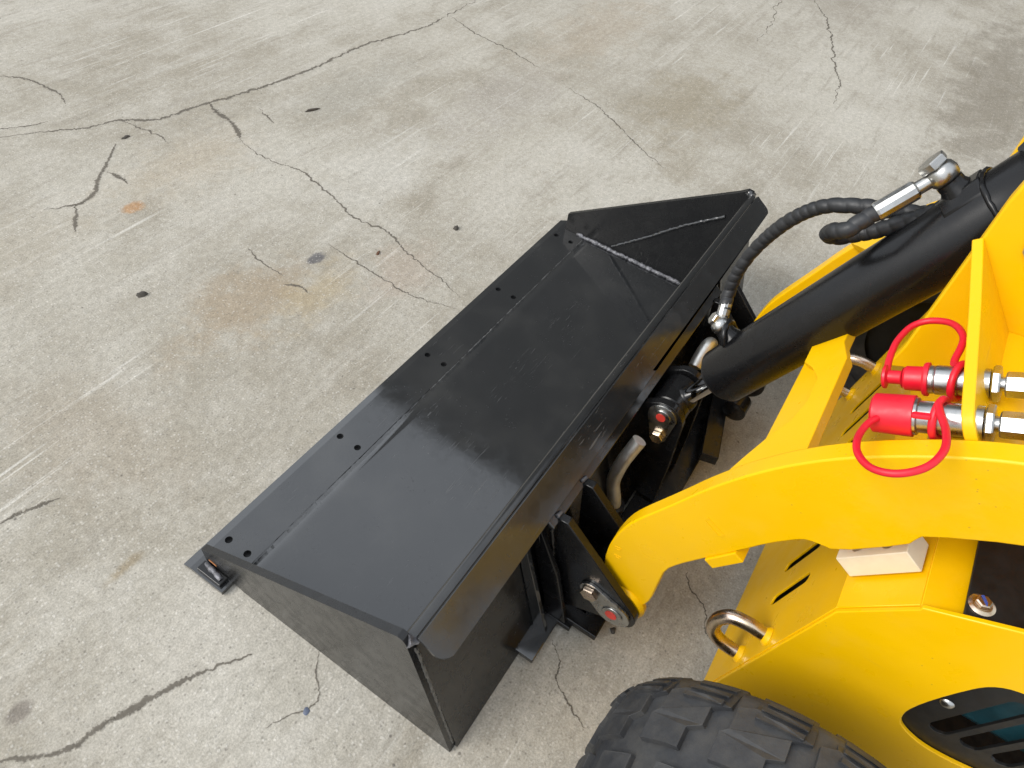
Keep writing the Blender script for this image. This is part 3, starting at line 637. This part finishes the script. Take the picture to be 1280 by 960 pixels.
# tie-down rings on the front panel
def ring(x):
    c = Vector((x, -.706, .186)); pts = [(x, -.735, .222), (x, -.712, .2225), (x, -.694, .2235), (x, -.676, .218), (x, -.667, .203), (x, -.665, .188), (x, -.668, .170), (x, -.679, .157), (x, -.695, .152), (x, -.712, .152), (x, -.730, .152)]
    tube('tie_down_ring', catmull(pts, 6), .0088, 'gold', fp, 20)
    for z in (.222, .152): lathe('ring_weld', [(0, .013), (.003, .0115), (.006, .009)], (x, -.7195 if z > .2 else -.7115, z), (0, 1, 0), 'yellow', fp)
ring(.262); ring(.792)

# ---- wheels
TR, TC, TW = .188, Vector((.044, -.789, .187)), .095
def crown(w_): return -.019*max(0, (abs(w_)-.055)/.040)**2-.002*(w_/.05)**2
def tyre_mesh():
    prof = [(-.080, .105), (-.092, .125), (-.096, .155), (-.092, .176), (-.080, .187), (-.05, .1925), (0, .194), (.05, .1925), (.080, .187), (.092, .176), (.096, .155), (.092, .125), (.080, .105)]
    prof = chaikin(prof, 2, False); seg = 72; v, f = [], []
    for a in range(seg):
        t = 2*math.pi*a/seg
        for w_, r_ in prof: v.append((w_, r_*.938*math.cos(t), r_*.938*math.sin(t)))
    n = len(prof)
    for a in range(seg):
        for i in range(n-1): f.append((a*n+i, ((a+1) % seg)*n+i, ((a+1) % seg)*n+i+1, a*n+i+1))
    return mesh('tyre', v, f)
def lug_mesh(sgn):
    def solid(poly, top, base, grow):
        cx = sum(p[0] for p in poly)/len(poly); cy = sum(p[1] for p in poly)/len(poly); V, F = [], []
        def pt(s_, w_, r_):
            t = s_/TR; return (w_*sgn, r_*math.sin(t), r_*math.cos(t))
        n = len(poly)
        for s_, w_ in poly: V.append(pt(s_, w_, TR+top+crown(w_)))
        for s_, w_ in poly: V.append(pt(cx+(s_-cx)*grow, cy+(w_-cy)*(1+(grow-1)*.5), TR+base+crown(w_)*1.3))
        for t in tessellate_polygon([[Vector((p[0], p[1], 0)) for p in poly]]): F.append(tuple(t))
        for i in range(n): F.append((i, (i+1) % n, n+(i+1) % n, n+i))
        return V, F
    def dens(poly):
        o = []
        for a, b in zip(poly, poly[1:]+poly[:1]):
            k = max(1, int(math.hypot(a[0]-b[0], a[1]-b[1])/.014))
            o += [(a[0]+(b[0]-a[0])*i/k, a[1]+(b[1]-a[1])*i/k) for i in range(k)]
        return o
    V, F = [], []
    def add(vf):
        k = len(V); V.extend(vf[0]); F.extend(tuple(i+k for i in q) for q in vf[1])
    body = [(-.036, .094), (.020, .094), (.020, .072), (.034, .066), (.034, .042), (.041, .037), (.041, .009), (-.003, .009), (-.003, .030), (-.017, .036), (-.017, .056), (-.034, .062)]
    add(solid(dens(body), 0, -.024, 1.10))
    for k in range(3): add(solid(dens([(-.030+.002*k, .089-.011*k), (.012+.002*k, .089-.011*k), (.013+.002*k, .083-.011*k), (-.029+.002*k, .083-.011*k)]), .0018, -.004, 1.05))
    return mesh('tread_lug', V, F)
TM, LM = tyre_mesh(), {s: lug_mesh(s) for s in (1, -1)}
for me in [TM]+list(LM.values()): me.materials.append(M['rubber'])
for p in TM.polygons: p.use_smooth = True
def wheel(c):
    wmesh = bpy.data.objects.new('wheel', TM); COL.objects.link(wmesh); wmesh.location = c; child(wmesh, loader); BASE[wmesh.name] = Vector((0, 0, 0))
    N = 16
    for s in (1, -1):
        for k in range(N):
            o = bpy.data.objects.new('tread_lug', LM[s]); COL.objects.link(o); o.parent = wmesh
            o.rotation_euler = (2*math.pi*(k+(.5 if s < 0 else .08))/N, 0, 0)
            b = o.modifiers.new('bevel', 'BEVEL'); b.width = .0022; b.segments = 2; b.limit_method = 'ANGLE'; b.angle_limit = math.radians(35)
    rim = lathe('rim', [(-.07, .108), (-.06, .095), (.05, .095), (.06, .108)], (0, 0, 0), (1, 0, 0), 'matte_black'); rim.parent = wmesh
wheel(TC); wheel(Vector((1.065-TC.x, TC.y, TC.z)))

# ================================================================== LITTER ON THE CONCRETE
def chip(name, x, y, rx, ry, h, rot, mat, label, cat, n=9, group=None):
    v = [(0, 0, h)]; k = []
    for i in range(n):
        a = 2*math.pi*i/n; q = random.uniform(.7, 1.2); k.append((rx*q*math.cos(a), ry*q*math.sin(a)))
    v += [(p[0]*.7, p[1]*.7, h*random.uniform(.7, 1.1)) for p in k] + [(p[0], p[1], -.0002) for p in k]
    f = [(0, 1+i, 1+(i+1) % n) for i in range(n)] + [(1+i, 1+n+i, 1+n+(i+1) % n, 1+(i+1) % n) for i in range(n)]
    o = link(name, mesh(name, v, f), mat, None, 60); o.location = (x, y, .0008); o.rotation_euler = (0, 0, rot)
    o['label'] = label; o['category'] = cat
    if group: o['group'] = group
    return o
chip('clod', .309, .505, .0120, .0060, .006, -.5, 'dirt', 'small dark clod on concrete left of the long branching crack', 'clod')
chip('dry_leaf', 1.038, .758, .022, .0055, .003, -.4, 'leaf', 'thin curled dry leaf beside the forked main crack', 'leaf')
chip('pebble', .881, .169, .0085, .0065, .006, .2, 'dirt', 'small black pebble on concrete above the bucket cutting edge', 'pebble')
chip('pebble', .266, -.566, .0060, .0045, .003, .2, 'dirt', 'dark flat pebble beside the near arm pin', 'pebble')
chip('rust_flake', .700, .245, .0085, .0035, .003, .3, 'rust_flake', 'reddish flake on concrete beside the branching crack', 'flake')
chip('clod', .64, .98, .012, .005, .003, .1, 'dirt', 'tiny dark clod on the main crack near the left edge', 'clod')
chip('paint_drop', -.067, -.284, .0065, .0045, .0006, .5, 'paint_splash', 'blue paint splash on concrete below the bucket side plate', 'paint splash')
